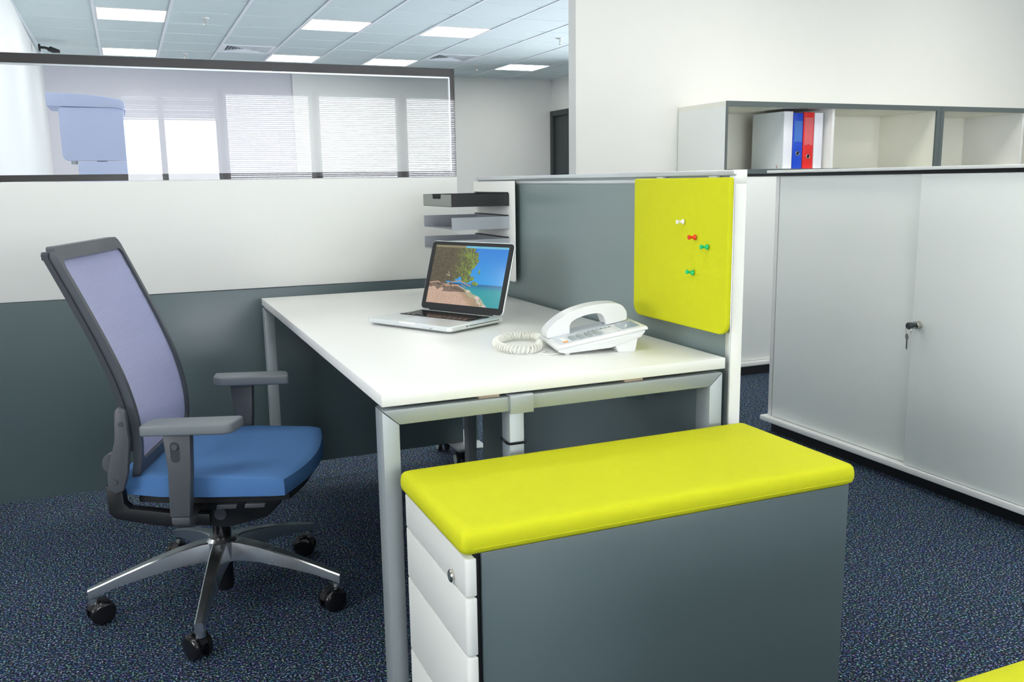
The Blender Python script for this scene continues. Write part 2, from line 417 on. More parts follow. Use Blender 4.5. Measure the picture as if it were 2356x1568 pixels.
# ceiling lights
vis = {(0, 0): 'bright square ceiling light at top left, the largest one in view',
       (3, 0): 'bright square ceiling light above the middle of the glass partition, front row',
       (5, 0): 'bright square ceiling light in front row, nearest the tall white wall',
       (0, 4): 'bright square ceiling light cut by the dark top edge of the glass, far left',
       (3, 4): 'bright square ceiling light just above the glass edge, right of the left vent',
       (5, 4): 'bright square ceiling light just above the glass edge, left of the right vent',
       (8, 4): 'bright square ceiling light farthest right, beside the tall white wall'}
proto = None
def ceiling_light(c, r):
    lb = vis.get((c, r)); x, y = X0+(c+0.5)*T, Y0+(r+0.5)*T
    if lb is None and y > 3.1: lb, g = 'square ceiling light panel beyond the partition, out of direct view', 'ceiling lights beyond the partition'
    elif lb is None: lb, g = 'square ceiling light panel above the workstations, unseen and laid out for brightness', 'ceiling lights above the workstations'
    else: g = 'square ceiling light panels'
    return thing('ceiling_light', lb, 'ceiling light', (x, y, CEIL), 0, g)
fb = bmesh.new(); h = T/2-0.014
for lo, hi in (((-h, -h, -0.003), (h, -h+0.012, 0.02)), ((-h, h-0.012, -0.003), (h, h, 0.02)), ((-h, -h+0.012, -0.003), (-h+0.012, h-0.012, 0.02)), ((h-0.012, -h+0.012, -0.003), (h, h-0.012, 0.02))):
    bm_box(fb, lo, hi)
fme = bpy.data.meshes.new('light_frame'); fb.to_mesh(fme); fb.free(); fme.materials.append(MATS['white_laminate'])
db = bmesh.new(); bm_box(db, (-h+0.012, -h+0.012, 0.001), (h-0.012, h-0.012, 0.012))
dme = bpy.data.meshes.new('diffuser'); db.to_mesh(dme); db.free(); dme.materials.append(MATS['lamp'])
for c, r in sorted(lights):
    t = ceiling_light(c, r)
    for nm, me in (('frame', fme), ('diffuser', dme)):
        o = bpy.data.objects.new(nm, me); COL.objects.link(o); o.parent = t

# air vents
vl = {(2, 3): 'white slatted air vent in the ceiling above the left part of the glass', (6, 3): 'white slatted air vent in the ceiling near the tall white wall'}
for c, r in sorted(vents):
    t = thing('ceiling_vent', vl.get((c, r), 'slatted ceiling air vent out of direct view' if r < 3 else 'slatted ceiling air vent behind the glass partition'), 'air vent', (X0+(c+0.5)*T, Y0+(r+0.5)*T, CEIL), 0, 'square ceiling vents')
    box('backing', (-h, -h, 0.018), (h, h, 0.024), 'edge_grey', t)
    b2 = bmesh.new()
    for lo, hi in (((-h, -h, -0.002), (h, -h+0.05, 0.018)), ((-h, h-0.05, -0.002), (h, h, 0.018)), ((-h, -h+0.05, -0.002), (-h+0.05, h-0.05, 0.018)), ((h-0.05, -h+0.05, -0.002), (h, h-0.05, 0.018))): bm_box(b2, lo, hi)
    finish('frame', b2, 'ceiling_grid', t, smooth=False)
    g = h-0.05
    for sx in (0, 1, 2, 3):
        for k in range(7):
            d0 = 0.03+k*0.033
            if d0 > g-0.005: continue
            bb = bmesh.new(); L_ = d0
            q = [Vector((-L_, -d0, 0.016)), Vector((L_, -d0, 0.016)), Vector((L_+0.016, -d0-0.018, 0.0)), Vector((-L_-0.016, -d0-0.018, 0.0))]
            q += [p+Vector((0, 0, 0.002)) for p in q]
            rot = Matrix.Rotation(sx*math.pi/2, 4, 'Z')
            vs = [bb.verts.new(rot @ p) for p in q]
            for f in ((0,1,2,3),(7,6,5,4),(0,4,5,1),(1,5,6,2),(2,6,7,3),(3,7,4,0)): bb.faces.new([vs[j] for j in f])
            finish('slat', bb, 'ceiling_grid', t, smooth=False)
# sprinklers
for (x, y, lb) in ((0.383, 7.31, 'small white sprinkler head on the ceiling right of the largest light'), (0.35, 9.72, 'small sprinkler head just above the dark glass edge, left of the left vent'),
                   (4.03, 7.38, 'small sprinkler head on the ceiling beside the tall white wall'), (3.97, 9.75, 'small sprinkler head on the ceiling left of the farthest right light')):
    t = thing('sprinkler_head', lb, 'sprinkler', (x, y, CEIL), 0, 'ceiling sprinkler heads')
    lathe('escutcheon', [(0, 0), (0.04, 0), (0.036, -0.006), (0.012, -0.01), (0, -0.01)], 'white_laminate', t, 16)
    lathe('stem', [(0.009, -0.008), (0.009, -0.04), (0.005, -0.045), (0.005, -0.06)], 'chrome', t, 10)
    lathe('deflector', [(0.018, -0.06), (0.018, -0.063), (0, -0.063)], 'chrome', t, 12)
# camera on the left wall
t = thing('security_camera', 'small black camera fixed high on the white left wall', 'camera', (XL, 9.15, 2.57))
box('wall_plate', (0.001, -0.04, -0.03), (0.02, 0.04, 0.04), 'black', t, 0.003)
tube('bracket', [(0.01, 0, 0.01), (0.06, 0, 0.008), (0.10, 0, -0.002)], 0.013, 'black', t, 8)
prism('body', [(0.08, -0.02), (0.11, 0.022), (0.20, -0.012), (0.20, -0.038), (0.13, -0.04)], 'y', -0.03, 0.03, 'black', t, 0.004)

# guessed stand-in for an unidentified pale blue shape behind the glass
t = thing('blue_unit', 'unidentified pale blue rounded shape standing behind the glass at the left', 'unit', (-0.60, 4.5, 0))
ol = [(-0.42, 1.625)] + [(-0.42+0.42*k/10+0.0, 1.715-0.0006*k*k) for k in range(0, 9)]
pts = [(-0.205, 1.62), (0.17, 1.615), (0.225, 1.60), (0.222, 1.650), (0.205, 1.663), (0.10, 1.682), (0.0, 1.692), (-0.12, 1.696), (-0.205, 1.698)]
prism('top_canopy', pts, 'y', -0.06, 0.36, 'unit_blue', t, 0.004)
prism('upper_panel', rrect(-0.145, 1.30, 0.215, 1.615, 0.03, 5, (0.035, 0.0, 0.0, 0.02)), 'y', -0.05, 0.0, 'unit_blue', t, 0.004)
prism('lower_panel', rrect(-0.065, 0.25, 0.21, 1.295, 0.02, 5, (0.01, 0.01, 0.0, 0.02)), 'y', -0.055, 0.0, 'unit_blue', t, 0.004)
box('support_post', (0.04, 0.0, 0.02), (0.10, 0.06, 1.62), 'silver', t, 0.004)
lathe('joint', [(0, 0), (0.018, 0), (0.018, -0.02), (0, -0.02)], 'silver', t, 12, (-0.085, -0.03, 1.30))
prism('base_plate', rrect(-0.20, -0.2, 0.26, 0.3, 0.03), 'z', 0.0, 0.02, 'silver', t, 0.003)

# ------------------------------------------------------------------ mobile partition with the glass top
PY = 1.74; PXL, PXR = XL+0.065, 0.79
t = thing('office_partition', 'long mobile partition, grey below, white above, with a glass top', 'partition', ((PXL+PXR)/2, PY, 0))
cx = (PXL+PXR)/2; a, b = PXL-cx, PXR-cx
box('lower_panel', (a, 0, 0.078), (b, 0.03, 0.765), 'panel_grey', t, 0.002)
box('upper_panel', (a, 0, 0.767), (b, 0.03, 1.160), 'panel_white', t, 0.002)
gl = box('glass_pane', (a, 0.006, 1.162), (b, 0.013, 1.572), 'glass', t)
for nm, lo, hi in (('glass_border', (a, 0.014, 1.542), (b, 0.026, 1.572)), ('glass_border', (a, 0.014, 1.162), (b, 0.026, 1.184)),
                   ('glass_border', (b-0.016, 0.014, 1.184), (b, 0.026, 1.542)), ('glass_border', (a, 0.014, 1.184), (a+0.016, 0.026, 1.542))):
    box(nm, lo, hi, 'brown_border', t)
box('inner_rail', (a+0.016, 0.016, 1.536), (b-0.016, 0.026, 1.542), 'aluminium', t)
box('inner_rail', (b-0.020, 0.014, 1.184), (b-0.016, 0.026, 1.536), 'aluminium', t)
for px_ in (b+0.018, a+0.06):
    box('post', (px_, 0.004, 0.075), (px_+0.05, 0.03, 0.765 if px_ > 0 else 0.077), 'steel_grey', t, 0.002)
    box('foot', (px_-0.075, -0.10, 0.066), (px_+0.05, 0.20, 0.076), 'silver', t, 0.002)
    for fy, fx in ((-0.065, px_-0.055), (0.165, px_-0.055)):
        cs = box('caster', (fx-0.012, fy-0.02, 0.03), (fx+0.012, fy+0.02, 0.066), 'black', t, 0.004)
        for s_ in (-0.017, 0.017):
            lathe('wheel', [(0, -0.007), (0.020, -0.007), (0.029, -0.005), (0.029, 0.005), (0.020, 0.007), (0, 0.007)], 'black', cs, 20, (fx+s_, fy, 0.029), 'x')
            lathe('hub_cap', [(0, -0.0015), (0.020, -0.0015), (0.020, 0.0015), (0, 0.0015)], 'caster_grey', cs, 20, (fx+s_+(0.0075 if s_ > 0 else -0.0075), fy, 0.029), 'x')

# ------------------------------------------------------------------ desk
DX, DY = 0.8, 1.65
t = thing('desk', 'white desk with silver frame carrying laptop and telephone', 'desk', (0, 0, 0))
box('desktop', (0, 0, 0.715), (DX, DY, 0.74), 'white_laminate', t, 0.0015)
LW, LD = 0.034, 0.052
def leg_frame(y0):
    xe, zt, zi = DX-0.007, 0.707, 0.676
    f = prism('top_bar', [(0.0008, zt), (xe-0.0008, zt), (xe-LW, zi+0.0008), (LW, zi+0.0008)], 'y', y0, y0+LD, 'silver', t, 0.0015)
    prism('leg', [(0.0, 0.0), (LW, 0.0), (LW, zi), (0.0, zt-0.0008)], 'y', y0, y0+LD, 'silver', t, 0.0015)
    prism('leg', [(xe, 0.0), (xe-LW, 0.0), (xe-LW, zi), (xe, zt-0.0008)], 'y', y0, y0+LD, 'silver', t, 0.0015)
    return f
leg_frame(0.0); leg_frame(DY-0.055)
for x in (0.205, 0.545):
    for y in (0.012, DY-0.045): box('spacer', (x, y, 0.7075), (x+0.045, y+0.03, 0.7145), 'wood_spacer', t)
for x in (0.10, 0.66): box('side_rail', (x, LD, 0.680), (x+0.04, DY-0.056, 0.706), 'silver', t, 0.002)
# centre support with bracket and cable tie
cb = prism('clamp_bracket', [(-0.008, 0.672), (0.05, 0.672), (0.05, 0.6755), (-0.0005, 0.6755), (-0.0005, 0.7075), (0.05, 0.7075), (0.05, 0.711), (-0.005, 0.711), (-0.008, 0.708)], 'x', 0.266, 0.318, 'silver', t, 0.001)
box('centre_leg', (0.268, 0.004, 0.0), (0.301, 0.046, 0.672), 'silver', t, 0.002)
ring = [(0.268-0.003+x, 0.004-0.003+y, 0.607+0.012*0) for x, y in rrect(0, 0, 0.039, 0.048, 0.006, 3)]
tube('cable_tie', ring, 0.003, 'black_gloss', t, 6, True)
# tray with sockets and screen bracket below the desktop
tr = box('cable_tray', (0.56, 0.20, 0.655), (0.76, 1.35, 0.661), 'black', t, 0.001)
box('tray_side', (0.56, 0.20, 0.661), (0.563, 1.35, 0.700), 'black', tr)
box('tray_side', (0.757, 0.20, 0.661), (0.76, 1.35, 0.700), 'black', tr)
sk = box('socket_block', (0.585, 0.17, 0.640), (0.70, 0.23, 0.676), 'chair_dark', t, 0.003)
for k in range(3): lathe('socket', [(0, -0.001), (0.011, -0.001), (0.011, 0.001), (0, 0.001)], 'black', sk, 14, (0.612+k*0.03, 0.1695, 0.658), 'y')
br = prism('screen_bracket', [(0.705, 0.595), (0.757, 0.585), (0.757, 0.714), (0.735, 0.714), (0.735, 0.66), (0.705, 0.64)], 'y', 0.27, 0.30, 'steel_grey', t, 0.002)
for x in (0.718, 0.744): lathe('bolt', [(0, -0.004), (0.006, -0.004), (0.007, 0.0), (0, 0.0)], 'chrome', br, 10, (x, 0.27, 0.61), 'y')

# ------------------------------------------------------------------ desk screen
SX = 0.82
t = thing('desk_screen', 'grey upright desk screen with light metal rail and white end post', 'partition', (SX+0.016, 0.8, 0))
def bxs(nm, lo, hi, m, bev=0): return box(nm, (lo[0]-SX-0.016, lo[1]-0.8, lo[2]), (hi[0]-SX-0.016, hi[1]-0.8, hi[2]), m, t, bev)
bxs('panel', (SX+0.004, 0.03, 0.035), (SX+0.028, 1.605, 1.130), 'screen_grey_lit')
bxs('lower_rail', (SX+0.002, 0.03, 1.1305), (SX+0.030, 1.605, 1.139), 'aluminium', 0.001)
bxs('rail_groove', (SX+0.006, 0.03, 1.139), (SX+0.026, 1.604, 1.1465), 'caster_grey')
bxs('top_rail', (SX, 0.014, 1.1465), (SX+0.033, 1.610, 1.158), 'aluminium', 0.001)
bxs('end_post', (SX+0.003, 0.0135, 0.0), (SX+0.034, 0.0295, 1.146), 'panel_white', 0.001)
bxs('post_cap', (SX+0.006, 0.0125, 1.1285), (SX+0.0345, 0.0298, 1.1585), 'panel_white', 0.001)
bxs('edge_profile', (SX, 0.0135, 0.0), (SX+0.0028, 0.030, 1.1458), 'aluminium', 0.001)
bxs('bottom_rail', (SX+0.002, 0.03, 0.028), (SX+0.030, 1.605, 0.0348), 'aluminium')
bxs('foot', (SX+0.002, 1.45, 0.0), (SX+0.030, 1.50, 0.0279), 'black')

# yellow pin board
t = thing('pin_board', 'bright yellow felt pin board hung on the desk screen', 'pin board', (0.803, 0.2, 0.79))
prism('felt_panel', rrect(-0.203, 0.0, 0.198, 0.352, 0.02, 6, (0.028, 0.03, 0.004, 0.004)), 'x', -0.008, 0.006, 'yellow_fabric', t, 0.004, 3)
prism('back_plate', rrect(-0.195, 0.006, 0.190, 0.352, 0.02, 6, (0.028, 0.03, 0.0, 0.0)), 'x', 0.006, 0.0095, 'aluminium', t)
for y in (-0.12, 0.10): box('hook', (0.007, y-0.015, 0.352), (0.0158, y+0.015, 0.3555), 'aluminium', t)
for (y, z, m, lb, tz) in ((0.165, 1.040, 'pin_white', 'white push pin, topmost on the yellow board', 0.0), (0.116, 1.006, 'pin_red', 'red push pin on the yellow board', 0.0),
                          (0.067, 0.986, 'pin_green', 'green push pin beside the red one on the yellow board', 0.05), (0.122, 0.922, 'pin_green', 'green push pin, lowest on the yellow board', 0.16)):
    t = thing('push_pin', lb, 'push pin', (0.7955, y, z), 0, 'push pins on the yellow board')
    t.rotation_euler = (0, tz, -0.15)
    lathe('grip', [(0, -0.0215), (0.0050, -0.0215), (0.0056, -0.020), (0.0052, -0.018), (0.0032, -0.0155), (0.0030, -0.011), (0.0040, -0.0085), (0.0064, -0.0065), (0.0066, -0.0045), (0, -0.0045)], m, t, 16, (0, 0, 0), 'x')
    tube('needle', [(-0.005, 0, 0), (0.002, 0, 0)], 0.0006, 'chrome', t, 6)

# letter trays
t = thing('tray_holder', 'white hook-on holder plate for the letter trays on the screen', 'holder', (0.806, 1.4, 0.795))
prism('plate', rrect(-0.205, 0.0, 0.195, 0.346, 0.02, 6, (0.018, 0.018, 0.0, 0.0)), 'x', -0.004, 0.000, 'panel_white', t, 0.0012)
box('hook', (0.0, -0.18, 0.336), (0.0105, 0.18, 0.3458), 'panel_white', t)
box('edge_shade', (-0.0035, -0.2058, 0.01), (-0.0005, -0.2051, 0.346), 'black', t)  # black strip standing in for the shadow along the plate edge
def tray(z, dark, lb):
    t = thing('letter_tray', lb, 'tray', (0.70, 1.40, z), 0, 'letter trays on the screen')
    x0, x1, y0, y1, hh = -0.11, 0.1015, -0.154, 0.156, 0.042
    m = 'tray_dark' if dark else 'tray_silver'
    box('base', (x0, y0, 0), (x1, y1, 0.002), m, t)
    box('side_wall', (x0, y0, 0.002), (x1, y0+0.002, hh), m, t)
    box('side_wall', (x0, y1-0.002, 0.002), (x1, y1, hh), m, t)
    box('back_wall', (x1-0.002, y0+0.002, 0.002), (x1, y1-0.002, hh+0.002), m, t)
    box('mount_strip', (x1-0.012, y0+0.002, hh+0.001), (x1-0.0021, y1-0.002, hh+0.005), 'black', t)
    if dark:
        prism('front_wall', [(y0+0.002, 0.002), (y1-0.002, 0.002), (y1-0.002, hh), (0.055, hh), (0.05, hh-0.016), (-0.04, hh-0.016), (-0.045, hh), (y0+0.002, hh)], 'x', x0, x0+0.002, 'tray_front', t)
tray(1.057, True, 'black letter tray with a notched front, topmost of three')
tray(0.979, False, 'silver letter tray, middle of the three on the screen')
tray(0.903, False, 'silver letter tray, lowest of three, half hidden by the laptop')

# ------------------------------------------------------------------ laptop
t = thing('laptop', 'open silver laptop with black keyboard showing a beach picture', 'laptop', (0.460, 0.832, 0.7402), R(-61.7))
W2, DF, DB = 0.1625, -0.218, 0.012
lo_ = rrect(-W2+0.012, DF+0.012, W2-0.012, DB-0.006, 0.012); l1 = rrect(-W2, DF, W2, DB, 0.014)
loft('base', [[(x, y, 0.002) for x, y in lo_], [(x, y, 0.008) for x, y in l1], [(x, y, 0.0185) for x, y in l1], [(x*0.997, y, 0.0195) for x, y in rrect(-W2+0.0008, DF+0.0008, W2-0.0008, DB-0.0008, 0.014)]], 'laptop_alu', t)
for x in (-0.13, 0.13):
    for y in (-0.19, -0.01): lathe('rubber_foot', [(0, -0.0002), (0.006, -0.0002), (0.006, 0.002), (0, 0.002)], 'black', t, 10, (x, y, 0))
kb = prism('keyboard', rrect(-0.137, -0.112, 0.137, -0.020, 0.004), 'z', 0.0196, 0.0199, 'black', t)
kme = None
def key(x, y, wx, wy, me=None):
    o = prism('key', rrect(-wx/2, -wy/2, wx/2, wy/2, 0.0015, 2), 'z', 0, 0.0016, 'black_gloss', kb) if me is None else bpy.data.objects.new('key', me)
    if me is not None: COL.objects.link(o); o.parent = kb
    o.location = (x, y, 0.0199); return o.data
sz = {}
def put(x, y, wx, wy):
    k = (round(wx, 4), round(wy, 4)); sz[k] = key(x, y, wx, wy, sz.get(k))
for k in range(14): put(-0.127+k*0.0195, -0.0255, 0.0165, 0.0075)
for row in range(3):
    off = (0.0, 0.009, 0.013)[row]
    for k in range(13): put(-0.127+off*0.6+k*0.0195, -0.0405-row*0.0175, 0.0160, 0.0150)
for k in range(12): put(-0.116+k*0.0205, -0.093, 0.0165, 0.0150) if False else put(-0.118+k*0.0205, -0.0925, 0.0165, 0.0145)
for k in range(3): put(-0.125+k*0.021, -0.1065, 0.0165, 0.0090)
put(-0.012, -0.1065, 0.088, 0.0090)
for k in range(4): put(0.052+k*0.021, -0.1065, 0.0165, 0.0090)
prism('trackpad', rrect(-0.052, -0.200, 0.052, -0.122, 0.004), 'z', 0.0196, 0.0200, 'laptop_trackpad', t)
prism('front_notch', rrect(-0.032, DF-0.0006, 0.032, DF+0.006, 0.003), 'z', 0.0155, 0.0201, 'panel_white', t)
box('status_light', (0.085, DF-0.0004, 0.010), (0.098, DF+0.001, 0.0113), 'edge_grey', t)
box('disc_slot', (W2-0.001, -0.14, 0.0128), (W2+0.0005, -0.012, 0.0150), 'edge_grey', t)
lathe('slot_hole', [(0, -0.001), (0.0022, -0.001), (0.0022, 0.0006), (0, 0.0006)], 'black', t, 8, (W2, -0.150, 0.0135), 'x')
box('hinge', (-0.125, 0.001, 0.0185), (0.125, 0.011, 0.024), 'black', t, 0.002)
lid = bpy.data.objects.new('lid', None)
lidm = prism('lid', rrect(-W2, 0.0, W2, 0.213, 0.014), 'z', 0.0, 0.006, 'laptop_alu', t, 0.002)   # local x right, y up the lid, z towards user
bpy.data.objects.remove(lid)
lidm.location = (0, 0.009, 0.0200); lidm.rotation_euler = (R(72), 0, 0); 
prism('bezel', rrect(-W2+0.0022, 0.001, W2-0.0022, 0.2108, 0.012), 'z', 0.0061, 0.0067, 'black', lidm)
# picture on the screen: sky, sea, sand and a leaning tree
def picture(nx, ny):
    rng = np.random.default_rng(3)
    U, V = np.meshgrid((np.arange(nx)+0.5)/nx, (np.arange(ny)+0.5)/ny)     # V up
    def noise(fx, fy, seed):
        g = np.random.default_rng(seed).random((fy+2, fx+2)); x = U*fx; y = V*fy
        i = x.astype(int); j = y.astype(int); u = x-i; v = y-j; u = u*u*(3-2*u); v = v*v*(3-2*v)
        return (g[j, i]*(1-u)+g[j, i+1]*u)*(1-v)+(g[j+1, i]*(1-u)+g[j+1, i+1]*u)*v
    n4, n10, n24, n60 = noise(5, 4, 1), noise(12, 9, 2), noise(30, 20, 3), noise(80, 52, 4)
    fb = 0.42*n4+0.3*n10+0.18*n24+0.1*n60
    mixc = lambda A, B, t: A*(1-t[..., None])+np.array(B)*t[..., None]
    C = np.zeros((ny, nx, 3))
    sky = mixc(np.broadcast_to(np.array((0.03, 0.36, 0.82)), C.shape), (0.005, 0.20, 0.72), np.clip((V-0.35)/0.65, 0, 1))
    C[:] = sky
    hz = 0.365
    sea = mixc(np.broadcast_to(np.array((0.01, 0.12, 0.36)), C.shape), (0.01, 0.33, 0.40), np.clip((hz-V)/0.10, 0, 1))
    sea = mixc(sea, (0.08, 0.45, 0.36), np.clip((hz-0.1-V)/0.25*(1.15-U)+0.3*(n10-0.5), 0, 1))
    msk = V < hz; C[msk] = sea[msk]
    shore = 0.40+0.34*np.clip((0.33-V)/0.33, 0, 1)**0.9 - 0.10*np.clip((V-0.25)/0.1, 0, 1) + 0.10*(n10-0.5)+0.06*(n24-0.5)
    ms = (V < 0.345) & (U < shore+0.10)
    foam = mixc(np.broadcast_to(np.array((0.42, 0.42, 0.26)), C.shape), (0.72, 0.60, 0.55), np.clip((n24-0.35)*3, 0, 1))
    C[ms] = foam[ms]
    ms = (V < 0.335) & (U < shore)
    sand = mixc(np.broadcast_to(np.array((0.58, 0.40, 0.30)), C.shape), (0.36, 0.26, 0.15), np.clip((U-shore+0.14)/0.14, 0, 1))
    sand = sand*(0.9+0.25*n60[..., None])
    C[ms] = sand[ms]
    sh = (V < 0.36) & (V > 0.20+0.04*U) & (U < 0.50+0.2*(n10-0.5)) & (n10+0.5*n24 > 0.62)
    C[sh] = C[sh]*0.35
    e = ((U-0.20)/0.44)**2+((V-0.74)/0.40)**2
    e2 = ((U-0.50)/0.10)**2+((V-0.46)/0.075)**2
    e3 = ((U-0.63)/0.05)**2+((V-0.375)/0.035)**2
    thr = 1.02+1.1*(n10-0.5)+0.7*(n24-0.5)
    tree = (e < thr) | ((U < 0.40+0.15*(n10-0.5)) & (V > 0.40+0.18*(n24-0.5)) & (V < 0.8)) | (e2 < 0.8+1.4*(n24-0.5)) | (e3 < 0.8+1.4*(n24-0.5))
    light = np.clip((U-0.30)/0.22, 0, 1)*np.clip(n24*0.6+n60*0.7-0.15, 0, 1)
    col = mixc(np.broadcast_to(np.array((0.105, 0.085, 0.050)), C.shape), (0.23, 0.36, 0.04), light)
    col = col*(0.65+0.7*n60[..., None])
    C[tree] = col[tree]
    def stroke(p, r, c):
        for (x0, y0), (x1, y1) in zip(p, p[1:]):
            dx, dy = x1-x0, y1-y0; tt = np.clip(((U-x0)*dx+(V-y0)*dy)/(dx*dx+dy*dy), 0, 1)
            dd = np.hypot((U-x0-tt*dx)*1.6, V-y0-tt*dy); C[dd < r] = c
    bk = (0.50, 0.31, 0.22); dk = (0.10, 0.07, 0.05)
    stroke([(0.0, 0.34), (0.12, 0.37), (0.25, 0.31), (0.42, 0.33)], 0.012, bk)
    stroke([(0.18, 0.30), (0.30, 0.37), (0.42, 0.41), (0.50, 0.36), (0.58, 0.33)], 0.008, bk)
    stroke([(0.10, 0.44), (0.16, 0.36), (0.22, 0.30)], 0.009, dk); stroke([(0.30, 0.46), (0.29, 0.36), (0.34, 0.27), (0.42, 0.26)], 0.007, dk)
    stroke([(0.24, 0.55), (0.27, 0.48), (0.22, 0.50)], 0.006, (0.55, 0.50, 0.32)); stroke([(0.45, 0.35), (0.52, 0.30)], 0.005, bk)
    bar = V > 0.968
    barc = np.where((U < 0.43)[..., None], np.array((0.30, 0.27, 0.14)), np.array((0.16, 0.55, 0.75)))
    C[bar] = barc[bar]
    tick = bar & (V > 0.978) & (V < 0.990) & (((U > 0.60) & ((U*70 % 1) < 0.5)) | ((U < 0.42) & ((U*46 % 1) < 0.6)))
    C[tick] = C[tick]*0.6
    glare = np.clip(1-(U-0.0)/0.45, 0, 1)[..., None]
    return C
NX, NY = 280, 175
pic = picture(NX, NY)
xs = np.linspace(-0.1435, 0.1435, NX+1); ys = np.linspace(0.020, 0.1995, NY+1)
vv = [(x, y, 0.0) for y in ys for x in xs]
ff = [(j*(NX+1)+i, j*(NX+1)+i+1, (j+1)*(NX+1)+i+1, (j+1)*(NX+1)+i) for j in range(NY) for i in range(NX)]
me = bpy.data.meshes.new('display'); me.from_pydata(vv, [], ff)
ca = me.color_attributes.new('picture', 'FLOAT_COLOR', 'CORNER')
arr = np.ones((NY*NX, 4, 4), np.float32); arr[:, :, :3] = pic.reshape(-1, 1, 3)
ca.data.foreach_set('color', arr.ravel())
mt = bpy.data.materials.new('display_picture'); mt.use_nodes = True
nt = mt.node_tree; b_ = nt.nodes['Principled BSDF']; at = nt.nodes.new('ShaderNodeAttribute'); at.attribute_name = 'picture'
b_.inputs['Base Color'].default_value = (0.01, 0.01, 0.01, 1); b_.inputs['Roughness'].default_value = 0.12
nt.links.new(at.outputs['Color'], b_.inputs['Emission Color']); b_.inputs['Emission Strength'].default_value = 0.62
MATS['display_picture'] = mt
o = link('display', me, 'display_picture', lidm, smooth=False); o.location = (0, 0, 0.0070)

# ------------------------------------------------------------------ telephone
t = thing('telephone', 'white corded desk telephone with grey keys and handset', 'telephone', (0.468, 0.185, 0.7401), R(-11))
SL = math.atan2(0.036, 0.21)
prism('body', [(0.004, 0.008), (0.02, 0.004), (0.13, 0.012), (0.205, 0.034), (0.217, 0.048), (0.212, 0.052), (0.002, 0.016)], 'y', 0.006, 0.160, 'phone_white', t, 0.003)
prism('upper_shell', [(-0.003, 0.0165), (0.000, 0.0150), (0.216, 0.0520), (0.222, 0.0535), (0.217, 0.0620), (0.000, 0.0248)], 'y', 0.0, 0.166, 'phone_white', t, 0.003)
ftm = prism('rear_foot', [(0.150, 0.0), (0.192, 0.0), (0.198, 0.033), (0.140, 0.022)], 'y', 0.010, 0.155, 'phone_white', t, 0.001)
for y in (0.02, 0.14): lathe('front_foot', [(0, 0), (0.006, 0), (0.007, 0.006), (0, 0.006)], 'phone_white', t, 10, (0.028, y, 0))
def deck(v):      # (along the deck, across, height above deck) -> telephone coordinates
    x, y, z = v
    return Vector((x*math.cos(SL)-z*math.sin(SL), y, 0.0252+x*math.sin(SL)+z*math.cos(SL)))
prism('key_panel', rrect(0.008, 0.008, 0.150, 0.082, 0.004), 'z', 0.0, 0.0008, 'phone_face', t, 0, 2, deck)
prism('display_window', rrect(0.166, 0.016, 0.208, 0.082, 0.003), 'z', -0.0004, 0.0012, 'lcd', t, 0, 2, deck)
prism('display_mark', [(0.178, 0.030), (0.190, 0.055), (0.188, 0.058), (0.176, 0.034)], 'z', 0.0012, 0.0014, 'phone_white', t, 0, 2, deck)
for i in range(4):
    for j in range(3):
        prism('key', rrect(0.040+i*0.0195, 0.016+j*0.0150, 0.0525+i*0.0195, 0.0265+j*0.0150, 0.004, 3), 'z', 0.0008, 0.0042, 'key_grey', t, 0.0008, 1, deck)
for j, m in ((0, 'key_orange'), (1, 'key_white'), (2, 'key_white'), (3, 'key_white')):
    prism('function_key', rrect(0.018, 0.012+j*0.0125, 0.030, 0.020+j*0.0125, 0.002, 2), 'z', 0.0008, 0.0032, m, t, 0.0006, 1, deck)
for j in range(4): prism('name_strip', rrect(0.122+j*0.0, 0.013+j*0.0135, 0.160, 0.0225+j*0.0135, 0.001, 1), 'z', 0.0008, 0.0013, 'phone_white', t, 0, 1, deck)
for j in range(6): prism('memory_key', rrect(0.094+j*0.0105, 0.068, 0.100+j*0.0105, 0.074, 0.001, 1), 'z', 0.0008, 0.0022, 'ink_grey' if j % 2 else 'key_grey', t, 0, 1, deck)
prism('name_print', rrect(0.116, 0.020, 0.1185, 0.034, 0.0005, 1), 'z', 0.0008, 0.001, 'ink_grey', t, 0, 1, deck)
prism('cradle', rrect(0.006, 0.090, 0.205, 0.152, 0.006), 'z', -0.001, 0.0008, 'phone_face', t, 0, 2, deck)
prism('hook_switch', rrect(0.150, 0.098, 0.162, 0.112, 0.002), 'z', 0.0008, 0.008, 'phone_white', t, 0.001, 1, deck)
hp = [(0.000, 0.004), (0.004, 0.001), (0.052, 0.001), (0.057, 0.006), (0.060, 0.020), (0.068, 0.029), (0.088, 0.035), (0.115, 0.037), (0.136, 0.034), (0.145, 0.027), (0.149, 0.012), (0.154, 0.003),
      (0.196, 0.003), (0.204, 0.008), (0.206, 0.024), (0.198, 0.040), (0.186, 0.048), (0.160, 0.054), (0.130, 0.057), (0.095, 0.056), (0.060, 0.050), (0.030, 0.038), (0.008, 0.024), (0.000, 0.014)]
hp = hp+hp[:1]
hp = [(p.x, p.y) for p in spline([(a_, b_, 0) for a_, b_ in hp], 3)][:-1]
hs = prism('handset', hp, 'y', 0.094, 0.147, 'phone_white', t, 0, 2, deck)
bvm = hs.modifiers.new('round', 'BEVEL'); bvm.width = 0.007; bvm.segments = 5; bvm.limit_method = 'ANGLE'; bvm.angle_limit = R(55)
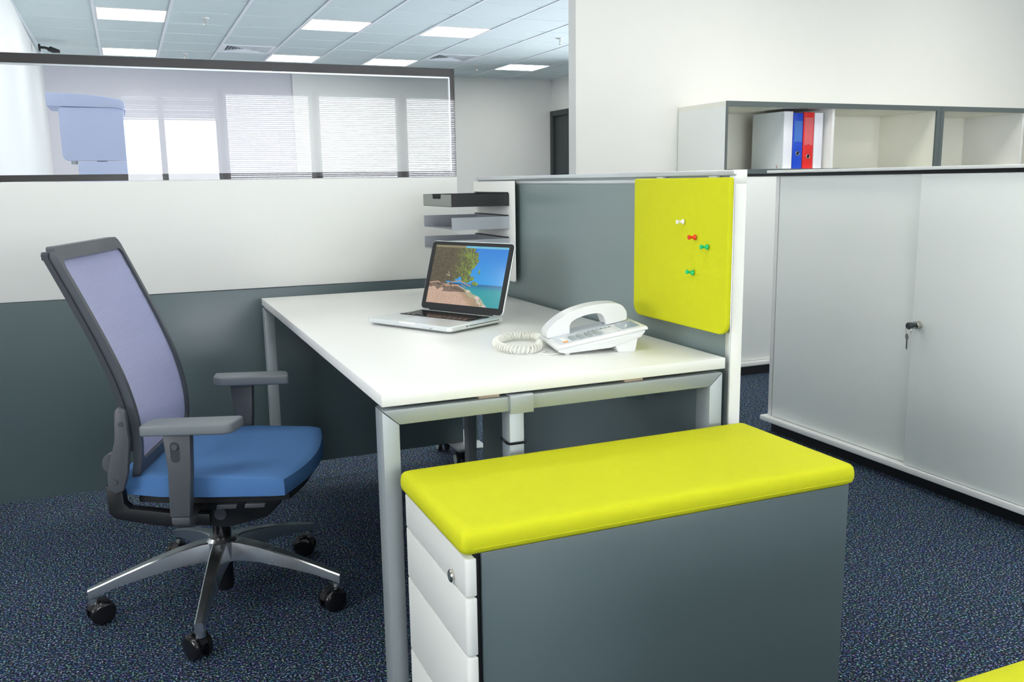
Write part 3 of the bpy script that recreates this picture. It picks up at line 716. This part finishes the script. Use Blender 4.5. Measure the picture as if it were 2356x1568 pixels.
# curly cord
path = spline([(0.500, 0.335, 0.7545), (0.506, 0.395, 0.7520), (0.475, 0.425, 0.7515), (0.430, 0.415, 0.7515), (0.392, 0.375, 0.7515), (0.376, 0.310, 0.7515), (0.388, 0.262, 0.7515), (0.420, 0.243, 0.7515), (0.452, 0.262, 0.7515), (0.474, 0.300, 0.7515), (0.487, 0.318, 0.755)], 40)
seg = [0.0]
for p, q in zip(path, path[1:]): seg.append(seg[-1]+(q-p).length)
tot = seg[-1]; turns = 52; n = turns*10; co = []
for k in range(n+1):
    s_ = tot*k/n; i = min(max(int(np.searchsorted(seg, s_)), 1), len(path)-1)
    f = (s_-seg[i-1])/max(1e-9, seg[i]-seg[i-1]); p = path[i-1].lerp(path[i], f)
    tg = (path[i]-path[i-1]).normalized(); sd = tg.cross(Vector((0, 0, 1))).normalized(); up = sd.cross(tg)
    rr = 0.0085*min(1, k/12, (n-k)/12); an = 2*math.pi*k/10
    co.append(p+sd*rr*math.cos(an)+up*rr*math.sin(an))
M_ = Matrix.Translation(Vector((0.468, 0.185, 0.7401))) @ Matrix.Rotation(R(-11), 4, 'Z'); Mi = M_.inverted()
tube('curly_cord', [Mi @ p for p in co], 0.0019, 'cord_white', t, 6)
tube('line_cord', [Mi @ Vector(p) for p in ((0.475, 0.255, 0.7425), (0.440, 0.225, 0.7425), (0.46, 0.205, 0.7425), (0.50, 0.215, 0.7425))], 0.0016, 'cord_white', t, 6)

# ------------------------------------------------------------------ drawer pedestals with yellow cushions
def cushion(name, parent, x0, x1, y0, y1, z0, z1, m):
    r = 0.010; loops = []
    for dz, ins in ((0.0, 0.010), (0.006, 0.002), (0.014, 0.0), (0.024, 0.0), (0.034, 0.0015), (0.039, 0.005), (0.0418, 0.011), (0.0430, 0.022), (0.0435, 0.05)):
        loops.append([(x, y, z0+dz*(z1-z0)/0.0435) for x, y in rrect(x0+ins, y0+ins, x1-ins, y1-ins, r, 6)])
    return loft(name, loops, m, parent, angle=60)
def pedestal(loc, lb, lbc):
    t = thing('drawer_pedestal', lb, 'drawer unit', loc, 0, 'drawer pedestals')
    Lx, Ly, H = 0.795, 0.335, 0.552      # local: drawer front at x=0
    box('body', (0.0185, 0.008, 0.03), (Lx-0.002, Ly-0.004, H-0.002), 'black', t)
    box('side_panel', (0.029, 0.0, 0.028), (Lx, 0.0075, H), 'steel_grey', t, 0.001)
    box('side_panel', (0.034, Ly-0.0035, 0.028), (Lx, Ly, H), 'steel_grey', t, 0.001)
    box('end_panel', (Lx-0.0018, 0.008, 0.028), (Lx, Ly-0.004, H), 'steel_grey', t)
    zs = [0.030, 0.225, 0.378, 0.481, 0.549]
    for k in range(4):
        dr = prism('drawer', rrect(0.0, -0.006, 0.018, Ly+0.004, 0.008, 4, (0.009, 0.001, 0.001, 0.009)), 'z', zs[k]+0.0015, zs[k+1]-0.0015, 'drawer_white', t, 0.0022, 2)
        if k == 3:
            lk = lathe('lock', [(0, -0.006), (0.0095, -0.006), (0.0115, -0.004), (0.0115, 0.0), (0, 0.0)], 'chrome', dr, 20, (0, 0.06, 0.515-0.033+0.012), 'x')
            lathe('lock_face', [(0, -0.0068), (0.0075, -0.0068), (0.0075, -0.006), (0, -0.006)], 'edge_grey', dr, 16, (0, 0.06, 0.494), 'x')
    for x in (0.08, Lx-0.08):
        for y in (0.05, Ly-0.05): box('glide', (x-0.02, y-0.015, 0.0), (x+0.02, y+0.015, 0.03), 'black', t)
    c = thing('seat_cushion', lbc, 'cushion', (loc[0]-0.008, loc[1]-0.010, loc[2]+H+0.0005), 0, 'yellow seat cushions')
    cushion('cover', c, 0, Lx+0.016, 0, Ly+0.016, 0, 0.044, 'yellow_fabric')
    for y in (-0.0005, Ly+0.0145): tube('piping', [(0.02, y+0.001, 0.012), (Lx, y+0.001, 0.012)], 0.0008, 'yellow_fabric', c, 5)
pedestal((0.030, -0.367, 0), 'grey drawer pedestal with white drawers in front of the desk', 'long yellow seat cushion on the pedestal in front of the desk')
pedestal((0.30, -1.333, 0), 'grey drawer pedestal below the cushion cut off at the lower right corner', 'yellow seat cushion just peeking into the lower right corner')

# ------------------------------------------------------------------ sliding-door sideboard at the right
t = thing('sideboard', 'tall white sideboard with two sliding doors and a lock', 'cabinet', (2.20, 0.72, 0))
def sb(nm, lo, hi, m, bev=0, par=None): return box(nm, (lo[0]-2.20, lo[1]-0.72, lo[2]), (hi[0]-2.20, hi[1]-0.72, hi[2]), m, par or t, bev)
YA, YE = 1.535, -0.07
sb('carcass', (2.205, YE+0.022, 0.079), (2.60, YA-0.022, 1.146), 'cabinet_white')
sb('side_panel', (2.188, YA-0.0218, 0.079), (2.60, YA, 1.146), 'white_laminate', 0.001)
sb('side_panel', (2.188, YE, 0.079), (2.60, YE+0.0218, 1.146), 'white_laminate', 0.001)
sb('top_gap', (2.185, YE+0.002, 1.1462), (2.598, YA-0.002, 1.1585), 'black')
sb('top_board', (2.150, YE-0.018, 1.1587), (2.60, YA+0.018, 1.1705), 'white_laminate', 0.002)
sb('bottom_ledge', (2.157, YE-0.016, 0.056), (2.60, YA+0.016, 0.0785), 'white_laminate', 0.003)
sb('plinth', (2.207, YE+0.03, 0.0), (2.59, YA-0.005, 0.0558), 'black')
sb('door', (2.186, 0.70, 0.081), (2.203, YA-0.030, 1.1445), 'cabinet_white', 0.001)
rd = sb('door', (2.167, YE+0.01, 0.081), (2.184, 0.735, 1.1445), 'cabinet_white', 0.001)
lk = lathe('lock_knob', [(0, -0.020), (0.013, -0.020), (0.0145, -0.018), (0.0145, 0.0), (0, 0.0)], 'chrome', t, 24, (2.167-2.20, 0.705-0.72, 0.611), 'x')
lathe('key_head', [(0, -0.054), (0.010, -0.054), (0.013, -0.050), (0.012, -0.036), (0.007, -0.034), (0.0075, -0.020), (0, -0.020)], 'door_dark', lk, 16, (-0.033, -0.015, 0.611), 'x')
rg = [(-0.082, -0.015+0.013*math.cos(a_), 0.595+0.013*math.sin(a_)) for a_ in [2*math.pi*k/20 for k in range(20)]]
tube('key_ring', rg, 0.0009, 'chrome', lk, 5, True)
prism('key', [(-0.005, 0.580), (0.001, 0.584), (0.008, 0.580), (0.009, 0.570), (0.004, 0.560), (0.0035, 0.528), (0.0, 0.524), (-0.003, 0.528), (-0.003, 0.560), (-0.007, 0.570)], 'x', -0.084, -0.081, 'chrome', lk, 0.0005, 1, lambda v: Vector((v.x, v.y-0.012, v.z)))

# ------------------------------------------------------------------ low cabinets and binder shelves along the wall
CX = (2.66, 4.265, 5.87)
for k in range(2):
    xa, xb = CX[k]+0.001, CX[k+1]-0.001
    t = thing('low_cabinet', ('white low cabinet under the binder shelf' if k == 0 else 'white low cabinet under the empty shelf at the right edge'), 'cabinet', ((xa+xb)/2, 2.75, 0), 0, 'low cabinets along the wall')
    c0 = (xa+xb)/2; xa -= c0; xb -= c0
    def lc(nm, lo, hi, m, bev=0): return box(nm, (lo[0], lo[1]-2.75, lo[2]), (hi[0], hi[1]-2.75, hi[2]), m, t, bev)
    lc('carcass', (xa, 2.56, 0.080), (xb, 3.015, 1.148), 'cabinet_white')
    lc('top_gap', (xa+0.003, 2.55, 1.1482), (xb-0.003, 3.012, 1.1615), 'black')
    lc('bottom_ledge', (xa, 2.522, 0.055), (xb, 3.015, 0.0795), 'white_laminate', 0.003)
    lc('plinth', (xa+0.01, 2.545, 0.0), (xb-0.01, 3.01, 0.0548), 'black')
    lc('door', (xa+0.02, 2.548, 0.082), (0.02, 2.559, 1.146), 'cabinet_white', 0.001)
    lc('door', (-0.02, 2.534, 0.082), (xb-0.02, 2.546, 1.146), 'cabinet_white', 0.001)
    # shelf on top
    s = thing('open_shelf', ('white open shelf with dark edges holding the binders' if k == 0 else 'empty white open shelf with dark edges at the right edge'), 'shelf', (c0, 2.75, 1.162), 0, 'open shelves along the wall')
    def sh(nm, lo, hi, m, bev=0, par=None): return box(nm, (lo[0], lo[1]-2.75, lo[2]-1.162), (hi[0], hi[1]-2.75, hi[2]-1.162), m, par or s, bev)
    sh('bottom_board', (xa, 2.552, 1.162), (xb, 3.015, 1.189), 'shelf_inside')
    sh('bottom_edge', (xa, 2.540, 1.162), (xb, 2.5518, 1.189), 'edge_grey')
    sh('top_board', (xa, 2.552, 1.530), (xb, 3.015, 1.559), 'shelf_inside')
    sh('top_edge', (xa, 2.540, 1.530), (xb, 2.5518, 1.559), 'edge_grey')
    le = 0.009 if k == 0 else 0.028
    sh('side_panel', (xa, 2.552, 1.1892), (xa+le, 3.015, 1.5298), 'cabinet_white')
    sh('side_edge', (xa, 2.540, 1.1892), (xa+le, 2.5518, 1.5298), 'edge_grey')
    sh('side_panel', (xb-0.032, 2.552, 1.1892), (xb, 3.015, 1.5298), 'shelf_inside')
    sh('side_edge', (xb-0.032, 2.540, 1.1892), (xb, 2.5518, 1.5298), 'edge_grey')
    sh('back_panel', (xa+le, 3.000, 1.1892), (xb-0.032, 3.014, 1.5298), 'shelf_inside')
    md = 3.428-c0 if k == 0 else 5.02-c0
    sh('divider', (md-0.009, 2.556, 1.1892), (md+0.009, 2.999, 1.5298), 'panel_white')

# binders
def binder(x0, wd, h, m, side, lb, pocket=None, ringz=None, y0=2.60):
    t = thing('ring_binder', lb, 'binder', (x0, y0, 1.1893), 0, 'ring binders on the shelf')
    box('spine', (0, 0, 0), (wd, 0.003, h), m, t, 0.0012)
    for x in (0.0, wd-0.003): box('cover', (x, 0.0032, 0), (x+0.003, 0.285, h), side, t, 0.0008)
    box('paper_block', (0.006, 0.02, 0.012), (wd-0.006, 0.255, h-0.02), 'paper', t)
    if pocket:
        pz0, pz1, pm = pocket
        prism('label_pocket', [(0.008, pz0), (wd*0.42, pz0), (wd*0.46, pz0+0.007), (wd*0.54, pz0+0.007), (wd*0.58, pz0), (wd-0.006, pz0), (wd-0.006, pz1), (0.008, pz1)], 'y', -0.0012, -0.0001, pm, t)
        lathe('finger_hole', [(0, -0.0012), (0.0105, -0.0012), (0.0105, -0.0002), (0, -0.0002)], 'black', t, 20, (wd*0.52, 0, ringz), 'y')
        ri = [(wd*0.52+0.012*math.cos(a_), -0.001, ringz+0.012*math.sin(a_)) for a_ in [2*math.pi*k/24 for k in range(24)]]
        tube('hole_ring', ri, 0.0016, 'chrome', t, 6, True)
    else:
        if x0 < 3.2:
            box('printed_mark', (-0.0004, 0.045, 0.018), (-0.0001, 0.058, 0.022), 'red_mark', t)
            box('printed_mark', (-0.0004, 0.045, 0.004), (-0.0001, 0.058, 0.013), 'ink_grey', t)
            for z in (0.015, h-0.02): lathe('rivet', [(0, -0.0008), (0.003, -0.0008), (0.003, 0), (0, 0)], 'chrome', t, 8, (0, 0.02, z), 'x')
binder(3.106, 0.064, 0.325, 'binder_white', 'binder_side', 'white ring binder left of the blue one on the shelf')
binder(3.1745, 0.070, 0.317, 'binder_blue', 'binder_blue', 'blue ring binder on the shelf', (0.152, 0.272, 'pocket_blue'), 0.088)
binder(3.250, 0.075, 0.322, 'binder_red', 'binder_red', 'red ring binder on the shelf', (0.135, 0.292, 'pocket_red'), 0.070)
binder(3.3295, 0.062, 0.320, 'binder_white', 'binder_white', 'white ring binder right of the red one on the shelf')

# ------------------------------------------------------------------ office chair (local: +x forward, +y left, z up)
CH = (-0.25, 0.845, 0.0); CA = R(-18.5)
t = thing('office_chair', 'blue swivel office chair with mesh back and grey armrests', 'chair', CH, CA)
ZS = [0.42, 0.47, 0.53, 0.60, 0.68, 0.78, 0.89, 1.005]
UF = [-0.140, -0.128, -0.124, -0.132, -0.152, -0.190, -0.238, -0.290]
zsm = np.linspace(0.42, 1.005, 60); um = np.interp(zsm, ZS, UF)
for _ in range(12): um[1:-1] = (um[:-2]+2*um[1:-1]+um[2:])/4
uc = lambda z: interp(z, zsm, um)
def on_back(v, z, off=0.0):
    return (uc(z)+off, v, z)
def ring_plate(name, outer, inner, o0, o1, m, parent):
    bm = bmesh.new(); n = len(outer)
    A = [[bm.verts.new(on_back(v, z, o)) for v, z in L] for L, o in ((outer, o1), (inner, o1), (inner, o0), (outer, o0))]
    for a_, b_ in zip(A, A[1:]+A[:1]):
        for k in range(n): bm.faces.new([a_[k], a_[(k+1) % n], b_[(k+1) % n], b_[k]])
    return finish(name, bm, m, parent, angle=50)
def dense(pts, per=0.02):
    out = []
    for p, q in zip(pts, pts[1:]+pts[:1]):
        k = max(1, int(math.hypot(q[0]-p[0], q[1]-p[1])/per))
        for i in range(k): out.append((p[0]+(q[0]-p[0])*i/k, p[1]+(q[1]-p[1])*i/k))
    return out
def taper(pts): return [(v*interp(z, [0.42, 0.6, 1.0], [0.96, 1.0, 0.98]), z) for v, z in pts]
outer = dense(taper(rrect(-0.222, 0.425, 0.222, 1.003, 0.022, 6)))
def shrink(p):
    v, z = p
    sx = (0.222-0.017)/0.222; zz = 0.470+(z-0.425)*(0.972-0.470)/(1.003-0.425)
    return (v*sx, zz)
inner = [shrink(p) for p in outer]
bf = ring_plate('back_frame', outer, inner, -0.016, 0.004, 'chair_frame', t)
# rear rails
for s in (-1, 1):
    pts = [(uc(z)-0.0235, s*0.213, z) for z in np.linspace(0.50, 0.985, 22)]
    bm = bmesh.new(); prev = None
    for p in pts:
        q = [bm.verts.new((p[0]+a_, p[1]+b_, p[2])) for a_, b_ in ((-0.007, -0.009), (0.007, -0.009), (0.007, 0.009), (-0.007, 0.009))]
        if prev:
            for k in range(4): bm.faces.new([prev[k], prev[(k+1) % 4], q[(k+1) % 4], q[k]])
        else: bm.faces.new(q[::-1])
        prev = q
    bm.faces.new(prev); finish('rear_rail', bm, 'chair_dark', t)
    box('rail_joint', (uc(0.985)-0.030, s*0.213-0.0085, 0.972), (uc(0.985)-0.012, s*0.213+0.0085, 0.992), 'chair_dark', t, 0.003)
# mesh backrest
bm = bmesh.new(); gv = []
NZ, NV = 40, 22
for j in range(NZ+1):
    row = []
    for i in range(NV+1):
        a_ = -1+2*i/NV; z = 0.458+(0.976-0.458)*j/NZ
        hwid = 0.211*interp(z, [0.42, 0.6, 1.0], [0.96, 1.0, 0.98])
        if j < 3: z += 0
        off = -0.004-0.016*(1-a_*a_)*math.sin(math.pi*j/NZ)**0.6
        row.append(bm.verts.new((uc(z)+off, a_*hwid, z)))
    gv.append(row)
for j in range(NZ):
    for i in range(NV): bm.faces.new([gv[j][i], gv[j][i+1], gv[j+1][i+1], gv[j+1][i]])
mb = finish('mesh_back', bm, 'mesh_fabric', t, angle=80)
so = mb.modifiers.new('thick', 'SOLIDIFY'); so.thickness = 0.003; so.offset = -1
# side brackets
for s in (-1, 1):
    pts = [(-0.172, 0.606), (-0.160, 0.618), (-0.146, 0.606), (-0.142, 0.530), (-0.152, 0.450), (-0.166, 0.404), (-0.186, 0.397), (-0.203, 0.412), (-0.202, 0.450), (-0.178, 0.530)]
    y0, y1 = sorted((s*0.223, s*0.242))
    bk = prism('side_bracket', pts, 'y', y0, y1, 'chair_grey', t, 0.005)
    for u, z, r_ in ((-0.158, 0.575, 0.006), (-0.184, 0.430, 0.006)):
        lathe('screw', [(0, -0.003), (r_, -0.003), (r_, 0.003), (0, 0.003)], 'chair_frame', bk, 12, (u, s*0.2425, z), 'y')
    lathe('tension_knob', [(0, -0.012), (0.026, -0.012), (0.028, -0.008), (0.028, 0.008), (0.026, 0.012), (0, 0.012)], 'chair_grey', bk, 24, (-0.190, s*0.214, 0.470), 'y')
# lower back carrier, an L on both sides
for s in (-1, 1):
    pts = [(-0.216, 0.415), (-0.190, 0.405), (-0.176, 0.398), (-0.174, 0.365), (-0.162, 0.352), (-0.060, 0.336), (0.03, 0.330), (0.03, 0.300), (-0.08, 0.300), (-0.196, 0.325), (-0.214, 0.340)]
    y0, y1 = sorted((s*0.190, s*0.222))
    prism('back_carrier', pts, 'y', y0, y1, 'black', t, 0.004)
box('carrier_bridge', (-0.06, -0.189, 0.302), (-0.01, 0.189, 0.325), 'black', t, 0.004)
# seat
def seat_outline(ins):
    P = []
    for v, u in [(-0.205, -0.168), (-0.232, -0.070), (-0.240, 0.060), (-0.240, 0.215)]: P.append((u, v))
    for k in range(9):
        a_ = -1+2*k/8; P.append((0.242+0.034*(1-a_*a_), 0.236*a_))
    for v, u in [(0.240, 0.215), (0.240, 0.060), (0.232, -0.070), (0.205, -0.168)]: P.append((u, v))
    for k in range(1, 6):
        a_ = 1-2*k/6; P.append((-0.184-0.008*(1-a_*a_), 0.185*a_))
    cu = 0.04
    return [(cu+(u-cu)*(1-ins/0.21), v*(1-ins/0.235)) for u, v in P]
def droop(u): return -0.012*max(0, (u-0.10)/0.16)**2
loops = []
for z, ins in ((0.366, 0.035), (0.367, 0.010), (0.371, 0.001), (0.384, 0.0), (0.409, 0.000), (0.4205, 0.0025), (0.4245, 0.009), (0.4255, 0.022), (0.4230, 0.09), (0.4210, 0.16)):
    loops.append([(u, v, z+0.010+(droop(u) if z > 0.38 else 0)+(0.010*max(0, u-0.15)/0.1 if z < 0.37 else 0)) for u, v in seat_outline(ins)])
st = loft('seat', loops, 'seat_fabric', t, angle=40); st.rotation_euler = (0, 0, R(-4))
prism('seat_pan', [(u*0.92+0.004, v*0.88) for u, v in seat_outline(0)], 'z', 0.355, 0.3755, 'black', t)
# mechanism
prism('mechanism', [(-0.09, 0.300), (-0.06, 0.262), (0.05, 0.250), (0.150, 0.275), (0.190, 0.315), (0.205, 0.3515), (-0.07, 0.3515), (-0.09, 0.33)], 'y', -0.115, 0.115, 'black', t, 0.006)
lathe('pivot', [(0, -0.12), (0.016, -0.12), (0.016, 0.12), (0, 0.12)], 'chair_grey', t, 16, (0.03, 0, 0.290), 'y')
for u0, u1 in ((0.045, 0.095), (0.115, 0.165)):
    prism('lever', [(u0, 0.338), (u1, 0.338), (u1+0.003, 0.350), (u0+0.003, 0.350)], 'y', -0.215, -0.16, 'chair_grey', t, 0.002)
    box('lever_arm', (u0+0.015, -0.159, 0.339), (u1-0.015, -0.10, 0.347), 'chair_dark', t)
# armrests
for s in (-1, 1):
    du = 0.05 if s > 0 else 0.015
    n0 = set(COL.objects)
    y0, y1 = sorted((s*0.258, s*0.292))
    po_ = prism('arm_post', [(-0.062, 0.556), (0.003, 0.556), (-0.002, 0.46), (-0.012, 0.350), (-0.060, 0.350), (-0.056, 0.47)], 'y', y0, y1, 'chair_grey', t, 0.004)
    prism('arm_slot', [(x, z) for x, z in rrect(-0.046, 0.488, -0.024, 0.540, 0.0108, 6)], 'y', s*0.2915-0.001, s*0.2915+0.001, 'chair_dark', po_)
    lathe('arm_button', [(0, -0.004), (0.007, -0.004), (0.0085, 0.0), (0.007, 0.004), (0, 0.004)], 'chair_grey', po_, 16, (-0.035, s*0.293, 0.527), 'y')
    prism('arm_bracket', [(s*0.290, 0.3495), (s*0.258, 0.3495), (s*0.252, 0.335), (s*0.10, 0.330), (s*0.10, 0.305), (s*0.262, 0.312), (s*0.288, 0.330)], 'x', -0.058, -0.014, 'chair_grey', t, 0.004)
    yo, yi = s*0.305, s*0.225
    pts = [(-0.112, yo*0.985), (0.085, yo), (0.104, s*(abs(yo)-0.012)), (0.118, s*(abs(yi)+0.006)), (0.108, yi), (-0.085, yi), (-0.106, s*(abs(yi)+0.018))]
    prism('arm_pad', pts, 'z', 0.5562, 0.5835, 'pad_grey', t, 0.006, 3)
    for q in set(COL.objects)-n0:
        if q.parent == t: q.location.x += du
# gas lift and star base
lathe('gas_lift', [(0, 0.03), (0.020, 0.03), (0.024, 0.05), (0.024, 0.185), (0.0245, 0.186), (0.0245, 0.262), (0, 0.262)], 'black_gloss', t, 20)
lathe('base_hub', [(0.0245, 0.115), (0.042, 0.118), (0.046, 0.128), (0.044, 0.176), (0.036, 0.184), (0.0248, 0.185)], 'polished', t, 24)
wa = [183, 254.5, 324.5, 36, 108]
rad = 0.335
castdir = [200, 300, 20, -20, 60]
for k, A in enumerate(wa):
    a_ = R(A)-CA; c, s_ = math.cos(a_), math.sin(a_)
    def LP(r_, l_, z): return (c*r_-s_*l_, s_*r_+c*l_, z)
    loops = []
    for r_, zt, zb, wt, wb in ((0.036, 0.176, 0.122, 0.020, 0.026), (0.06, 0.176, 0.124, 0.019, 0.024), (0.12, 0.166, 0.122, 0.017, 0.020), (0.20, 0.146, 0.110, 0.0145, 0.0165), (0.28, 0.122, 0.096, 0.012, 0.0135), (0.318, 0.110, 0.085, 0.0112, 0.0125), (rad+0.013, 0.101, 0.076, 0.0105, 0.0115)):
        ch = 0.003
        loops.append([LP(r_, -wb, zb), LP(r_, wb, zb), LP(r_, wb, zb+0.004), LP(r_, wt, zt-ch), LP(r_, wt-ch, zt), LP(r_, -wt+ch, zt), LP(r_, -wt, zt-ch), LP(r_, -wb, zb+0.004)])
    loft('base_arm', loops, 'polished', t, angle=25)
    P = LP(rad, 0, 0)
    cs = lathe('caster', [(0, 0.060), (0.0125, 0.060), (0.0125, 0.0755), (0, 0.0755)], 'polished', t, 16, (P[0], P[1], 0))
    da = R(castdir[k])-CA; ca_, sa_ = math.cos(da), math.sin(da)
    off = 0.016; wc = Vector((P[0]-ca_*off, P[1]-sa_*off, 0.033))
    Mx = Matrix.Translation(wc) @ Matrix.Rotation(da, 4, 'Z')
    arc = [(0.0335*math.cos(R(q)), 0.0335*math.sin(R(q))) for q in range(20, 171, 10)]
    arc2 = [(0.028*math.cos(R(q)), 0.028*math.sin(R(q))) for q in range(170, 19, -10)]
    prism('hood', arc+arc2, 'y', -0.010, 0.010, 'black', cs, 0, 2, lambda v, M=Mx: M @ v)
    box_o = prism('fork', rrect(-0.004, -0.004, 0.022, 0.032, 0.004), 'y', -0.005, 0.005, 'black', cs, 0, 2, lambda v, M=Mx: M @ v)
    for sd in (-1, 1):
        wh = lathe('wheel', [(0, -0.0085), (0.018, -0.0085), (0.026, -0.007), (0.031, -0.003), (0.0328, 0.0), (0.0328, 0.006), (0.031, 0.0075), (0, 0.0075)], 'black_gloss', cs, 28, (0, 0, 0), 'y')
        for v in wh.data.vertices:
            q = Vector((v.co.x, (v.co.y if sd < 0 else -v.co.y)+sd*0.019, v.co.z)); v.co = Mx @ q
        wh.data.update()
        if sd > 0: wh.data.flip_normals()
